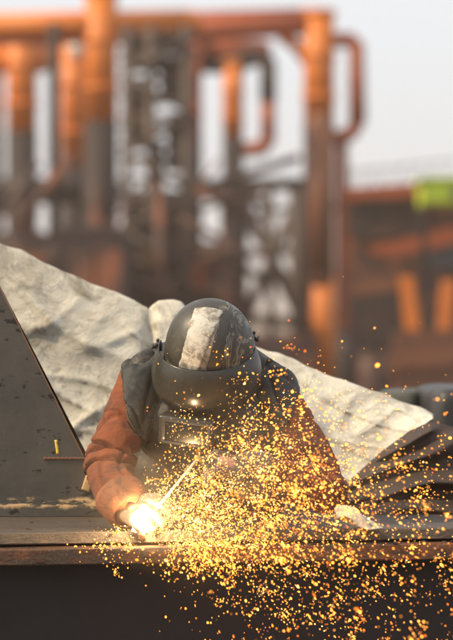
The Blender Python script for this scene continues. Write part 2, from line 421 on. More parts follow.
# heaps of fabricated steel standing across the yard: blocks with uneven tops
def block(name, label, cat, px0, px1, py0, Y, depth, mat, parts=()):
    o = at((px0 + px1) / 2, 395, Y); o.z = 0
    T = tag(empty(name, o), label, cat)
    bx('body', mat, T, px0, px1, py0, 470, Y, depth, .05, o)
    for (nm, mt, a, b, c, d, dy) in parts: bx(nm, mt, T, a, b, c, d, Y - depth / 2 - dy, .2 + abs(dy) * .5, .02, o)
    return T, o
block('storage_shed', 'low dark brown shed at far left under the orange columns', 'shed', -40, 60, 258, YB - 8, 5, 'barge',
      [('door', 'darksteel', 20, 40, 300, 420, .1), ('window', 'bluegrey', -5, 12, 290, 310, .1)])
block('equipment_container', 'dark brown container standing behind the white tarp, left of the lattice tower', 'container', 62, 128, 232, YB - 9, 5, 'darksteel',
      [('door', 'barge', 70, 94, 250, 420, .1), ('door', 'barge', 97, 121, 250, 420, .1)])
block('machine_housing', 'rust brown machine housing behind the helmet with orange hatch', 'machine housing', 168, 236, 246, YB - 3, 5, 'barge',
      [('hatch', 'redorange', 180, 205, 262, 290, .1), ('vent', 'greysteel', 212, 230, 270, 300, .1)])
block('machine_housing', 'lower brown housing under the crossed braces right of the helmet', 'machine housing', 236, 312, 334, YB - 4, 5, 'barge',
      [('hatch', 'greysteel', 262, 280, 345, 365, .1)])
o = at(150, 395, YB - 7); o.z = 0
T = tag(empty('pipe_rack', o), 'tangle of slanting brown pipes and struts across the yard behind the white tarp ridge', 'pipe rack')
random.seed(5)
for k in range(26):
    x = random.uniform(-20, 215); y = random.uniform(185, 300); a_ = random.choice((.25, -.3, .1, 1.2, -.9, .5)); l_ = random.uniform(30, 95)
    tb('pipe', random.choice(('greysteel', 'darksteel', 'barge', 'barge', 'greysteel')), T, [(x, y), (x + l_ * math.cos(a_), y + l_ * math.sin(a_))], random.uniform(.03, .09), YB - 7 + random.uniform(-.6, .6), o)
for x in (20, 96, 160, 225): tb('rack_post', 'barge', T, [(x, 186), (x, 405)], .09, YB - 7, o)
for k, (px, py, r, Y) in enumerate(((50, 215, .09, 3), (120, 205, .09, 2), (205, 200, .1, 3), (85, 228, .08, 2))):
    pass
# barge hull at right
Y = YB + 4
o = at(400, 395, Y); o.z = 0
T = tag(empty('barge_hull', o), 'long rust brown hull with orange deck edge across the right', 'barge')
def prism(nm, mat, pts, Y, depth, T, o):
    bm = bmesh.new(); a = [bm.verts.new(at(x, y, Y) - o) for x, y in pts]; b = [bm.verts.new(at(x, y, Y) - o + Vector((0, depth, 0))) for x, y in pts]
    bm.faces.new(a); bm.faces.new(b[::-1]); n = len(pts)
    for i in range(n): bm.faces.new((a[i], b[i], b[(i + 1) % n], a[(i + 1) % n]))
    return link(nm, bm_mesh(bm), M[mat], T, False)
prism('body', 'barge', [(348, 196), (395, 188), (470, 180), (560, 176), (560, 375), (348, 375)], Y, 6, T, o)
prism('deck_edge', 'redorange', [(346, 188), (400, 184), (470, 176), (560, 172), (560, 190), (470, 194), (400, 197), (346, 200)], Y - .35, .3, T, o)
prism('keel', 'darksteel', [(350, 372), (560, 372), (560, 395), (350, 395)], Y + 1, 4, T, o)
prism('rubbing_strake', 'redorange', [(370, 246), (400, 240), (470, 222), (560, 205), (560, 222), (470, 240), (400, 256), (370, 254)], Y - .5, .3, T, o)
prism('hull_panel', 'darksteel', [(350, 205), (420, 212), (420, 236), (350, 240)], Y - .15, .1, T, o)
prism('hull_panel', 'bluegrey', [(425, 236), (520, 226), (520, 262), (430, 268)], Y - .16, .1, T, o)
prism('hull_panel', 'darksteel', [(352, 285), (398, 280), (398, 345), (352, 352)], Y - .15, .1, T, o)
for px in (352, 368, 383, 399, 414, 430, 446):
    tb('railing_post', 'darksteel', T, [(px, 190), (px + 1, 168)], .025, Y, o)
tb('railing', 'darksteel', T, [(350, 172), (456, 160)], .02, Y, o)
o = at(436, 208, YB + 2)
T = tag(empty('lime_cabin', o), 'bright lime yellow cabin on the deck at the right edge', 'cabin')
bx('body', 'lime', T, 421, 470, 184, 206, YB + 2, 2.2, .06, o); bx('roof', 'lime', T, 416, 473, 180, 184, YB + 2, 2.4, .03, o)
bx('window', 'bluegrey', T, 452, 466, 188, 198, YB + .85, .06, 0, o)
bm = bmesh.new()
for px in (424, 464):
    tube(bm, at(px, 208, YB + 2) - o, Vector((at(px, 208, YB + 2).x - o.x, 0, -o.z)), .08, .08, 8)
link('prop_leg', bm_mesh(bm), M['darksteel'], T)
# V stand
Y = YB - 6; o = at(422, 395, Y); o.z = 0
T = tag(empty('v_stand', o), 'orange V shaped stand on a banded brown block at lower right', 'pipe stand')
prism('arm', 'orange', [(400, 276), (413, 276), (420, 330), (406, 330)], Y, .5, T, o)
prism('arm', 'orange', [(444, 280), (456, 280), (450, 330), (438, 330)], Y, .5, T, o)
prism('base', 'rustorange', [(396, 331), (462, 331), (466, 430), (392, 430)], Y - .1, .8, T, o)
for yy in (350,): prism('tie_plate', 'rustorange', [(386, yy), (470, yy - 5), (470, yy + 14), (386, yy + 20)], Y - .3, .15, T, o)
prism('tie_plate', 'rustorange', [(352, 283), (398, 276), (398, 290), (352, 296)], Y + .2, .2, T, o)
for k, (px, py, w_, h_, mt, lab) in enumerate(((372, 352, 26, 60, 'barge', 'squat rust brown drum between the hull and the orange stand'),
                                    (345, 330, 20, 80, 'darksteel', 'tall dark drum beside the lower orange pipe'))):
    Y = YB - 12 + k; o = at(px, 395, Y); o.z = 0
    s = (Y + CAMD) * K; bm = bmesh.new(); top = at(px, py, Y).z
    tube(bm, (0, 0, 0), (0, 0, top), w_ * s / 2, w_ * s / 2, 24)
    for q in (.05, .33, .66, .97): tube(bm, (0, 0, top * q - .03), (0, 0, top * q + .03), w_ * s / 2 * 1.05, w_ * s / 2 * 1.05, 24)
    tag(link('steel_drum', bm_mesh(bm), M[mt], None, True, o), lab, 'drum')

# ------------------------------------------------------------------ girder the welder works on
YAW = R(9)
girder = tag(empty('steel_girder', (0, 0, 0), (0, 0, YAW)), 'rusty steel girder with grooved top flange crossing in front of the welder', 'girder')
def zpx(py, Y): return at(0, py, Y).z
Ztop = .932; Zf = zpx(546.0, -.06)
def wavy_bar(nm, mat, y0, y1, z0, z1, L=(-2.2, 2.4), n=260, amp=.0022, seed=0):
    prof = [(y0 + .003, z0), (y0, z0 + .003), (y0, z0 * .6 + z1 * .4), (y0, z1 - .003), (y0 + .003, z1), ((y0 + y1) / 2, z1 + .0005), (y1 - .003, z1), (y1, z1 - .003), (y1, z0 + .003), (y1 - .003, z0)]
    bm = bmesh.new(); rings = []
    for i in range(n + 1):
        x = L[0] + (L[1] - L[0]) * i / n
        ring = []
        for k, (y, z) in enumerate(prof):
            q = Vector((x * 9 + seed, k * .9, seed)); q2 = Vector((x * 45 + seed, k * 1.7, seed))
            ring.append(bm.verts.new((x, y + amp * noise.noise(q) + amp * .5 * noise.noise(q2), z + amp * noise.noise(q + Vector((5, 5, 5))) + amp * .6 * noise.noise(q2 * 1.3))))
        rings.append(ring)
    m_ = len(prof)
    for a, b in zip(rings, rings[1:]):
        for k in range(m_): bm.faces.new((a[k], a[(k + 1) % m_], b[(k + 1) % m_], b[k]))
    bm.faces.new(rings[0]); bm.faces.new(rings[-1])
    me = bm_mesh(bm); ob = link(nm, me, M[mat], girder, True); me.set_sharp_from_angle(angle=R(28)); return ob
wavy_bar('front_lip', 'beam_rust', -.068, .05, Zf - .042, Zf, amp=.0016, seed=3)
wavy_bar('top_ledge', 'beam_top', -.012, .64, Ztop - .030, Ztop, amp=.0013, seed=17)
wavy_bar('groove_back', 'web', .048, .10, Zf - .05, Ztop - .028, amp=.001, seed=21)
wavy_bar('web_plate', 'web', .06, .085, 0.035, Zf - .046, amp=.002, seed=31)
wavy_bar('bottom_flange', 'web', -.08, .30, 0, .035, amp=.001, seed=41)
# scale flakes and slag lying on the ledge
for k in range(46):
    x = random.uniform(-.75, .75); y = random.choice([random.uniform(.0, .45), random.uniform(-.06, -.025)])
    z = Ztop if y > -.012 else Zf
    bm = bmesh.new(); r = random.uniform(.003, .008)
    bmesh.ops.create_icosphere(bm, subdivisions=1, radius=1, matrix=Matrix.Diagonal((r * random.uniform(1, 2.2), r, r * .5, 1)))
    for v in bm.verts: v.co *= 1 + .35 * nz(v.co, 300, k)
    p = Matrix.Rotation(YAW, 4, 'Z') @ Vector((x, y, z + r * .3))
    ob = link('slag_chip', bm_mesh(bm), M['beam_rust' if k % 2 else 'web'], None, False, p)
    ob.rotation_euler.z = random.uniform(0, 6)
    tag(ob, 'small crusty slag chip lying on the girder top', 'slag chip', 'slag chips scattered on the girder')

# ------------------------------------------------------------------ leaning plate at left
YP = .47
o = at(20, 503, YP)
bm = bmesh.new()
pts = [at(-330, 560, YP), at(-330, -120, YP), at(-215, -120, YP), at(0, 287, YP), at(84, 457, YP), at(104, 459, YP), at(112, 470, YP), at(118, 560, YP)]
pts = [p - o for p in pts]
pts[0].z = pts[-1].z = Ztop + .002 - o.z
# subdivide diagonal for a slightly nibbled cut edge
prof = []
for i, p in enumerate(pts):
    q = pts[(i + 1) % len(pts)]; n = max(1, int((q - p).length / .02)) if 2 <= i <= 6 else 1
    for k in range(n):
        s_ = p.lerp(q, k / n)
        if 2 <= i <= 6 and k: s_ += Vector((random.uniform(-1, 1), 0, random.uniform(-1, 1))) * .0012
        prof.append(s_)
th = .025
fa = [bm.verts.new(p) for p in prof]; ba = [bm.verts.new(p + Vector((0, th, 0))) for p in prof]
bm.faces.new(fa); bm.faces.new(ba[::-1])
for i in range(len(fa)): bm.faces.new((fa[i], ba[i], ba[(i + 1) % len(fa)], fa[(i + 1) % len(fa)]))
bmesh.ops.triangulate(bm, faces=[f for f in bm.faces if len(f.verts) > 4])
plate = tag(link('gusset_plate', bm_mesh(bm), M['plate'], None, False, o),
            'large dark steel plate with a slanting cut edge standing at left on the girder', 'steel plate')
# weld bead / rust strip, chalk tick, rusty burr coloured as a lit edge
bm = bmesh.new()
a = at(44, 458.5, YP) - o; b = at(86, 458.5, YP) - o
path_tube(bm, [a.lerp(b, i / 24) + Vector((0, -.001, .0006 * math.sin(i * 2.1))) for i in range(25)], lambda t: .004 + .0012 * math.sin(t * 60), 8)
link('weld_bead', bm_mesh(bm), paint('bead_rust', (.16, .055, .03), (.1, .04, .025), 30, .7, (.05, .03, .02), .6, .001, 60), plate)
bm = bmesh.new()
a = at(56, 440, YP) - o; b = at(58, 454, YP) - o
rows = []
for i in range(9):
    c = a.lerp(b, i / 8); w2 = .0042 * (1 + .4 * nz((i, 0, 0), .9)); j = .0015 * nz((i, 4, 0), .8)
    rows.append([bm.verts.new(c + Vector((sx * w2 + j, -.0015, 0))) for sx in (-1, 1)] + [bm.verts.new(c + Vector((sx * w2 + j, .001, 0))) for sx in (1, -1)])
for p, q in zip(rows, rows[1:]):
    for k in range(4): bm.faces.new((p[k], p[(k + 1) % 4], q[(k + 1) % 4], q[k]))
bm.faces.new(rows[0]); bm.faces.new(rows[-1])
link('chalk_tick', bm_mesh(bm), M['chalk'], plate)
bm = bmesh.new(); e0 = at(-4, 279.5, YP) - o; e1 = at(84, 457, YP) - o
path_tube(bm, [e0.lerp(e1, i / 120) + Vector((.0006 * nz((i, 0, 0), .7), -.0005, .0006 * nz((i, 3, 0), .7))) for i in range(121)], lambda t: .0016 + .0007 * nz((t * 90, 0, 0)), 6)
link('cut_edge', bm_mesh(bm), paint('lit_edge_rust', (.30, .13, .05), (.16, .07, .035), 30, .5, (.05, .03, .02), .6, .001, 60), plate)  # rusty burr; the light catching the edge is put into its colour
# small clamp tab at the plate's corner behind the elbow (pale)
bm = bmesh.new(); box(bm, -.012, .012, -.006, .006, -.022, .022, .004)
tagp = link('paint_tab', bm_mesh(bm), paint('pale_tab', (.62, .42, .18), (.45, .25, .1), 40, .7, (.1, .05, .03), .58, .001, 60), plate, True, at(88, 483, YP) - o + Vector((0, -.0085, 0)))
tagp.rotation_euler = (0, R(18), 0)

# ------------------------------------------------------------------ white canvas tarp
RID = [(-140, 190), (-60, 216), (0, 243), (30, 254), (60, 269), (90, 282), (115, 292), (135, 300), (147, 306), (150, 310), (153, 306), (160, 300), (172, 299), (180, 301),
       (188, 310), (215, 322), (258, 347), (280, 353), (300, 362), (325, 374), (345, 380), (372, 390), (400, 401), (425, 409), (433, 413)]
BOT = [(-140, 560), (300, 560), (318, 520), (330, 498), (345, 486), (360, 474), (378, 461), (395, 450), (412, 436), (426, 422), (433, 418)]
def tarp_pt(u, v):
    px = -140 + 573 * u
    yr = interp(RID, px) + 1.2 * nz((px, 0, 0), .08); yb = interp(BOT, px) + 1.5 * nz((px, 5, 0), .09)
    Yr = 1.14 - .10 * sstep(150, 430, px); Yb = .90 - .03 * sstep(150, 430, px)
    if v < .22:                                       # rear fall
        t = 1 - v / .22
        p = at(px, yr, Yr); p = p + Vector((.02 * nz((px, t, 3), .03), .35 * t + .12 * t * t, -.50 * t ** 1.5 - .0 * t))
        A = .02 * t
    else:
        t = (v - .22) / .78
        Y = Yr + (Yb - Yr) * (t ** .8)
        p = at(px, yr + (yb - yr) * t, Y); A = min(1, t * 5)
    # pull folds run from the upper left down to the right; crumple in between
    q = Vector((px * .0042, 0, 0)); a = p.x; b = p.z
    f1 = noise.noise(Vector(((a * .5 + b * .85) * 7.5, (a * .85 - b * .5) * 1.6, 1.3)))
    f2 = ridge(Vector(((a * .75 + b * .65) * 5.0, (a * .65 - b * .75) * 2.0, 7.7)))
    f3 = ridge(Vector((a * 7, b * 8, 2.2)))
    f4 = noise.noise(Vector((a * 22, b * 20, 9)))
    f5 = ridge(Vector(((a * .35 + b * .93) * 13 + .6 * f1, (a * .93 - b * .35) * 2.6, 4.1)))
    f6 = ridge(Vector(((a * .6 - b * .8) * 6, (a * .8 + b * .6) * 1.7, 12.1))); d = .014 * f1 - .012 * max(0, f2) ** 4 - .002 * f3 - .012 * max(0, f5) ** 6 - .016 * max(0, f6) ** 6 + .003 * f4
    # seam valley where two folds meet at px 150
    d += .045 * math.exp(-((px - 150) / 5.0) ** 2) * (1 - sstep(.2, .75, t if v >= .22 else 0))
    d -= .03 * math.exp(-((px - 168) / 10.0) ** 2) * (1 - sstep(.0, .5, t if v >= .22 else 0)) * 0
    p.y += d * A if v >= .22 else d * .3
    return p
me = solid(bm_mesh(grid(300, 130, tarp_pt)), .002)
o = Vector((0, 1.2, 0))
for v in me.vertices: v.co -= o
tag(link('canvas_tarp', me, M['canvas'], None, True, o), 'dirty off white canvas tarp stretched behind the welder down to a pointed right corner', 'tarp')
# pipe rail that carries the tarp
bm = bmesh.new(); pp = [at(x, y + 5, 1.20) for x, y in ((-138, 191), (0, 243), (150, 308), (258, 350), (345, 384), (425, 414))]
o = pp[0].copy(); path_tube(bm, [p - o for p in pp], .012, 12)
pr = tag(empty('support_rail', o), 'thin pipe rail hidden under the ridge of the white tarp', 'rail')
link('rail', bm_mesh(bm), M['greysteel'], pr)
bm = bmesh.new(); tube(bm, pp[0] - o, Vector((pp[0].x, pp[0].y, 0)) - o, .018); link('post', bm_mesh(bm), M['greysteel'], pr)
bm = bmesh.new(); tube(bm, pp[4] - o, Vector((pp[4].x, pp[4].y, 0)) - o, .018); link('post', bm_mesh(bm), M['greysteel'], pr)

# ------------------------------------------------------------------ brown pleated tarpaulin at right
def pleat_pt(u, v):
    px = 300 + 260 * u
    top = interp([(300, 500), (345, 484), (380, 452), (410, 430), (430, 421), (445, 424), (470, 432), (560, 470)], px)
    bot = interp([(300, 524), (560, 528)], px)
    Y = .88 - .34 * v ** .9
    if v < .15:
        t = 1 - v / .15; p = at(px, top + 3, .88); p += Vector((0, .30 * t, -.35 * t ** 1.6))
        return p
    t = (v - .15) / .85
    p = at(px, top + (bot - top) * t, Y)
    ang = math.atan2(p.z - .93, p.x - .18); rr = math.hypot(p.z - .93, p.x - .18)
    f = math.sin(ang * 34 + 2.2 * nz((rr, ang, 0), 4) * 1.5 + rr * 3) * .5 + .5
    d = .060 * (f ** 1.3) * sstep(.02, .18, rr) + .03 * nz(p, 6) + .008 * nz(p, 24)
    d += .05 * math.exp(-((t - .42 - .3 * (1 - u)) / .05) ** 2)
    p.y -= d * sstep(0, .1, t) * (1 - .5 * t)
    return p
me = solid(bm_mesh(grid(220, 110, pleat_pt)), .005); o = at(420, 520, .7)
for v in me.vertices: v.co -= o
tag(link('pleated_tarpaulin', me, M['pleat'], None, True, o), 'dark brown tarpaulin bunched in pleats below the white tarp corner at right', 'tarpaulin')
# covered crates behind
def lump(name, label, cat, px0, px1, py0, Y, depth, mat, rot):
    a = at(px0, py0, Y); b = at(px1, py0, Y); bm = bmesh.new()
    w2 = (b.x - a.x) / 2; h = a.z
    box(bm, -w2, w2, -depth / 2, depth / 2, 0, h, .02)
    me = evaluated(bm_mesh(bm), [('REMESH', dict(mode='VOXEL', voxel_size=.02)), ('SMOOTH', dict(factor=.5, iterations=4))])
    for v in me.vertices:
        n = ridge(v.co * 4.0); v.co.x *= 1 - .06 * n; v.co.z += .015 * n * (v.co.z / h)
    ob = link(name, me, M[mat], None, True, Vector(((a.x + b.x) / 2, Y, 0))); ob.rotation_euler.z = rot
    return tag(ob, label, cat)
lump('covered_crate', 'dark crate under a blackish cover at the right edge behind the tarps', 'crate', 424, 520, 389, 2.1, .6, 'rubber', R(4))
lump('covered_crate', 'grey green covered crate peeking over the tip of the white tarp', 'crate', 378, 424, 393, 2.5, .5, 'greentarp', R(-8))

# ------------------------------------------------------------------ the welder
person_o = Vector((-.04, .75, 0))
def L(p): return Vector(p) - person_o
# joints (world)
HIP = Vector((-.04, .70, .96)); CH = Vector((-.045, .50, 1.16)); NK = Vector((-.045, .27, 1.305)); HD = at(210, 350, .17)
SR = at(142, 379, .31); ER = at(109, 466, .20); WR = at(121, 502, .03)
SL = at(274, 391, .31); EL = at(324, 488, .16); WL = at(246, 474, -.015)
HR = at(136, 512, -.02); HL = at(222, 466, -.03)
# --- body, one continuous surface
bm = bmesh.new()
caps(bm, L(HIP), L(CH), .13, .14); caps(bm, L(CH), L((-.045, .33, 1.25)), .14, .10)
caps(bm, L(SR) + Vector((.03, 0, 0)), L(SL) - Vector((.03, 0, 0)), .05, .05); caps(bm, L((-.045, .33, 1.27)), L(HD) - Vector((0, -.03, .05)), .055, .05)
ball(bm, L(HD) - Vector((0, -.005, .01)), (.076, .095, .10), 20)
hf = Matrix.Rotation(R(30), 3, 'X')
def hd(x, y, z): return L(HD) + hf @ Vector((x, y, z))
ball(bm, hd(0, -.02, -.085), (.055, .065, .045)); ball(bm, hd(0, -.10, -.045), (.012, .018, .02), 10)
for sx in (-1, 1):
    ball(bm, hd(sx * .08, .005, -.03), (.009, .02, .03), 10); ball(bm, hd(sx * .03, -.083, -.012), (.017, .012, .011), 10)
ball(bm, hd(0, -.088, -.083), (.024, .010, .009), 10)
for a, b, r0, r1 in ((SR, ER, .047, .038), (ER, WR, .038, .026), (SL, EL, .047, .038), (EL, WL, .038, .026),
                     (WR, HR, .025, .028), (WL, HL, .025, .028)):
    caps(bm, L(a), L(b), r0, r1)
LEG = []
for sx in (-1, 1):
    hp = HIP + Vector((sx * .09, 0, -.03)); kn = Vector((-.04 + sx * .14, .66, .50)); an = Vector((-.04 + sx * .15, .80, .09)); LEG.append((hp, kn, an))
    caps(bm, L(hp), L(kn), .085, .055); caps(bm, L(kn), L(an), .055, .038); caps(bm, L(an), L(an) + Vector((0, -.15, -.04)), .035, .03)
pme = remesh(bm, .009, 5)
person = link('person', pme, M['skin'], None, True, person_o)
tag(person, 'welder in scuffed dark hard hat, mask, dark vest and orange sleeves bent over the girder', 'person')

# --- jacket (orange sleeves) : capsules -> skin -> folds
bm = bmesh.new()
caps(bm, L(HIP), L(CH), .165, .175); caps(bm, L(CH), L((-.045, .36, 1.235)), .172, .125)
caps(bm, L(SR) + Vector((.03, .01, -.004)), L(SL) + Vector((-.03, .01, -.004)), .062, .062)
caps(bm, L((-.06, .32, 1.275)), L((-.05, .27, 1.33)), .075, .07)
ball(bm, L((-.05, .32, 1.19)), (.20, .12, .13)); caps(bm, L(at(152, 376, .33)), L(at(186, 368, .34)), .070, .080); caps(bm, L(at(262, 386, .33)), L(at(236, 372, .34)), .070, .080); ball(bm, L((-.045, .56, 1.06)), (.240, .12, .20))
caps(bm, L(SR), L(ER), .064, .069); caps(bm, L(ER), L(WR), .069, .058)
caps(bm, L(SL), L(EL), .066, .064); caps(bm, L(EL), L(WL), .062, .048)
jme = remesh(bm, .0048, 9)
bones = [(L(SR), L(ER), 0), (L(ER), L(WR), 1), (L(SL), L(EL), 0), (L(EL), L(WL), 1)]
def seg(p, a, b):
    d = b - a; t = max(0, min(1, (p - a).dot(d) / d.length_squared)); return t, (p - a - d * t).length
jn = [v.normal.copy() for v in jme.vertices]
def on_sleeve(p):
    best = min(((seg(p, a, b)[1], i) for i, (a, b, k) in enumerate(bones)))
    return best
for v, n in zip(jme.vertices, jn):
    p = v.co; dd, i = on_sleeve(p)
    a, b, k = bones[i]; t, _ = seg(p, a, b)
    if dd < .085:
        d = (b - a).normalized(); u = d.orthogonal().normalized(); w_ = d.cross(u); q = p - a
        s = q.dot(d); c1 = q.dot(u); c2 = q.dot(w_)
        # gather near the elbow, long pulls above
        el = math.exp(-((t - (1 if k == 0 else 0)) / .42) ** 2)
        g = ridge(Vector((s * 30 + c1 * 11, c1 * 5, c2 * 5 + i * 3)))
        g2 = ridge(Vector((s * 6, c1 * 17, c2 * 17 + i * 9)))
        d_ = el * (.003 - .032 * sstep(.62, 1, g)) - .013 * sstep(.6, 1, g2) * (1 - el * .6) + .005 * nz(p, 9) + .0015 * nz(p, 50)
        v.co += n * d_
    else:
        v.co += n * (.006 * ridge(p * 9) - .004 + .0025 * nz(p, 28))
jacket = link('jacket', jme, M['orange_leather'], person, True)

# --- dark vest / cape over shoulders and chest: offset copy of the jacket inside its armholes
def in_vest(p):
    w0 = p + person_o
    if w0.z < .99: return -1
    # armhole lines: widen towards the top
    xl = interp([(.9, -.235), (1.04, -.232), (1.10, -.222), (1.18, -.246), (1.26, -.272), (1.40, -.285)], w0.z)
    xr = interp([(.9, .16), (1.10, .15), (1.20, .165), (1.28, .19), (1.40, .21)], w0.z)
    if w0.y > .40 and w0.z < 1.17 and w0.x < .2: return 1
    for i in (1, 3):
        a, b, k = bones[i]; t, dd = seg(p, a, b)
        if dd < (.072 if i == 1 else .074) and (i == 1 or t < .97): return dd * 0 - 1
    a, b, k = bones[2]; t, dd = seg(p, a, b)
    if dd < .076 and t > .42: return -1
    a, b, k = bones[0]; t, dd = seg(p, a, b)
    if dd < .076 and t > .62 and w0.x < -.225: return -1
    return min(w0.x - xl, xr - w0.x)
bm = bmesh.new(); bm.from_mesh(jme)
bm.normal_update()
bmesh.ops.delete(bm, geom=[f for f in bm.faces if in_vest(f.calc_center_median()) < 0], context='FACES')
bmesh.ops.delete(bm, geom=[v for v in bm.verts if not v.link_faces], context='VERTS')
be = [e for e in bm.edges if e.is_boundary]
bv = {v for e in be for v in e.verts}
for it in range(40):                      # straighten the hem
    new = {}
    for v in bv:
        nb = [e.other_vert(v) for e in v.link_edges if e.is_boundary]
        if len(nb) == 2: new[v] = v.co * .4 + (nb[0].co + nb[1].co) * .3
    for v, c in new.items(): v.co = c
bm.normal_update()
for v in bm.verts:
    v.co += v.normal * (.007 + .003 * nz(v.co, 12))
hem = []
bvs = [(e.verts[0].co.copy(), e.verts[1].co.copy()) for e in bm.edges if e.is_boundary and 1.13 < e.verts[0].co.z < 1.235]
vme = bpy.data.meshes.new('vest'); bm.to_mesh(vme); bm.free()
vme = solid(vme, .006)
link('vest', vme, M['dark_leather'], person, True)
bm = bmesh.new()
for a, b in bvs: tube(bm, a, b, .0017, .0017, 6, False)
link('vest_piping', bm_mesh(bm), M['piping'], person)
# collar flap standing round the neck
def collar(u, v):
    a = R(-150 + 300 * u) - R(90); c = L((-.045, .285, 1.30)); r = .088 + .018 * v
    return c + Vector((r * math.cos(a) * 1.05, r * math.sin(a) * .9 + .02, .045 - .07 * v + .006 * math.sin(a * 5)))
link('collar', solid(bm_mesh(grid(60, 10, collar)), .005), M['dark_leather'], person)

# --- trousers and boots
bm = bmesh.new()
for hp, kn, an in LEG:
    caps(bm, L(hp), L(kn), .115, .08); caps(bm, L(kn), L(an) + Vector((0, 0, .04)), .08, .07)
ball(bm, L(HIP), (.19, .14, .13))
tme = remesh(bm, .014, 5)
for v, n in zip(tme.vertices, [v.normal.copy() for v in tme.vertices]): v.co += n * .008 * ridge(v.co * 8)
link('trousers', tme, M['denim'], person)
for hp, kn, an in LEG:
    bm = bmesh.new(); a = L(an); caps(bm, a + Vector((0, 0, .08)), a + Vector((0, .01, -.03)), .052, .048)
    caps(bm, a + Vector((0, .02, -.045)), a + Vector((0, -.17, -.05)), .043, .038)
    bme = remesh(bm, .008, 3)
    for v in bme.vertices: v.co.z = max(v.co.z, .002)
    link('boot', bme, M['boot'], person)

# --- gloves: palm, four fingers of different lengths, thumb from the side of the palm
def glove(name, wrist, knuck, up, bend, mat, cuff_from, spread=.0, thumb_side=1):
    d = (knuck - wrist).normalized(); up = (up - d * up.dot(d)).normalized(); side = d.cross(up)
    bm = bmesh.new()
    plen = (knuck - wrist).length
    for k in range(4):
        off = side * ((k - 1.5) * .024)
        caps(bm, L(wrist + d * .012 + off * .55), L(knuck + off), .019, .0155)
    for k, ln in enumerate((.072, .082, .076, .060)):
        p = knuck + side * ((k - 1.5) * .0265); dirv = (d + side * (k - 1.5) * spread).normalized(); r = .0128 if k < 3 else .0115
        for j, (f, b_) in enumerate(((.45, bend[0]), (.32, bend[1]), (.23, bend[2]))):
            ax = side; dirv = Matrix.Rotation(-b_ * (1 + .08 * k), 3, ax) @ dirv
            q = p + dirv * ln * f; caps(bm, L(p), L(q), r, r * .93); p = q; r *= .93
    ts = side * thumb_side
    p = wrist + d * .03 + ts * .034; q = p + (d * .6 + ts * .7 - up * .35).normalized() * .042
    caps(bm, L(p), L(q), .019, .0155); e = q + (d * .9 + ts * .1 - up * .5).normalized() * .034; caps(bm, L(q), L(e), .0155, .012)
    g = remesh(bm, .0035, 4)
    for v, n in zip(g.vertices, [v.normal.copy() for v in g.vertices]):
        v.co += n * (.0016 * ridge(v.co * 60) - .001)
    ob = link(name, g, M[mat], person)
    # flared gauntlet cuff
    bm = bmesh.new(); cd = (cuff_from - wrist).normalized(); u = cd.orthogonal().normalized(); w_ = cd.cross(u)
    prof = [(-.035, .036), (-.022, .048), (-.008, .057), (.010, .063), (.032, .068), (.046, .070), (.047, .066), (.03, .064)]
    rings = []
    for (s, r) in prof:
        rings.append([bm.verts.new(L(wrist + cd * s + (u * math.cos(2 * math.pi * k / 36) + w_ * math.sin(2 * math.pi * k / 36)) * r * (1 + .035 * math.sin(k * .52 + s * 60)))) for k in range(36)])
    for a, b in zip(rings, rings[1:]):
        for k in range(36): bm.faces.new((a[k], a[(k + 1) % 36], b[(k + 1) % 36], b[k]))
    link('cuff', evaluated(bm_mesh(bm), [('SUBSURF', dict(levels=1))]), M['cuff' if mat == 'suede' else mat], ob)
    return ob
glove('glove', WR + Vector((.012, -.02, -.012)), at(141, 511, -.035), Vector((-.2, -.7, .75)), (R(28), R(38), R(30)), 'suede', ER, .06, -1)
glove('glove', WL, at(216, 463, -.035), Vector((.1, -.55, .85)), (R(62), R(72), R(45)), 'dark_suede', EL, .0, 1)

# --- hard hat and welding mask, in a frame tilted with the head
HM = Matrix.Translation(L(HD)) @ Matrix.Rotation(R(-10), 4, 'Z') @ Matrix.Rotation(R(27), 4, 'X') @ Matrix.Rotation(R(2), 4, 'Y')
def hatr(a):                                  # plan radius: a little longer front to back
    return .126 * (1 + .04 * abs(math.sin(a)))
def hat_pt(u, v, off=0):
    a = 2 * math.pi * u; e = v * math.pi / 2
    r = (hatr(a) + off) * math.cos(e) ** .92 if e < math.pi / 2 - .001 else 0
    return Vector((r * math.cos(a), r * math.sin(a), (.143 + off) * math.sin(e) - .004))
bm = bmesh.new(); N = 72; NV = 24; rings = []
prof = [(-.016, .001), (-.012, .003), (-.008, .003), (-.004, .001)]
for dz, dr in prof: rings.append([bm.verts.new(((hatr(2 * math.pi * k / N) + dr) * math.cos(2 * math.pi * k / N), (hatr(2 * math.pi * k / N) + dr) * math.sin(2 * math.pi * k / N), dz)) for k in range(N)])
for j in range(NV): rings.append([bm.verts.new(hat_pt(k / N, j / NV)) for k in range(N)])
for a, b in zip(rings, rings[1:]):
    for k in range(N): bm.faces.new((a[k], a[(k + 1) % N], b[(k + 1) % N], b[k]))
top = bm.verts.new((0, 0, .139))
for k in range(N): bm.faces.new((rings[-1][k], rings[-1][(k + 1) % N], top))
me = solid(bm_mesh(bm), .003)
HM = HM @ Matrix.Diagonal((.95, .97, 1, 1)); hat = link('hard_hat', me, M['hat'], person); hat.matrix_local = HM
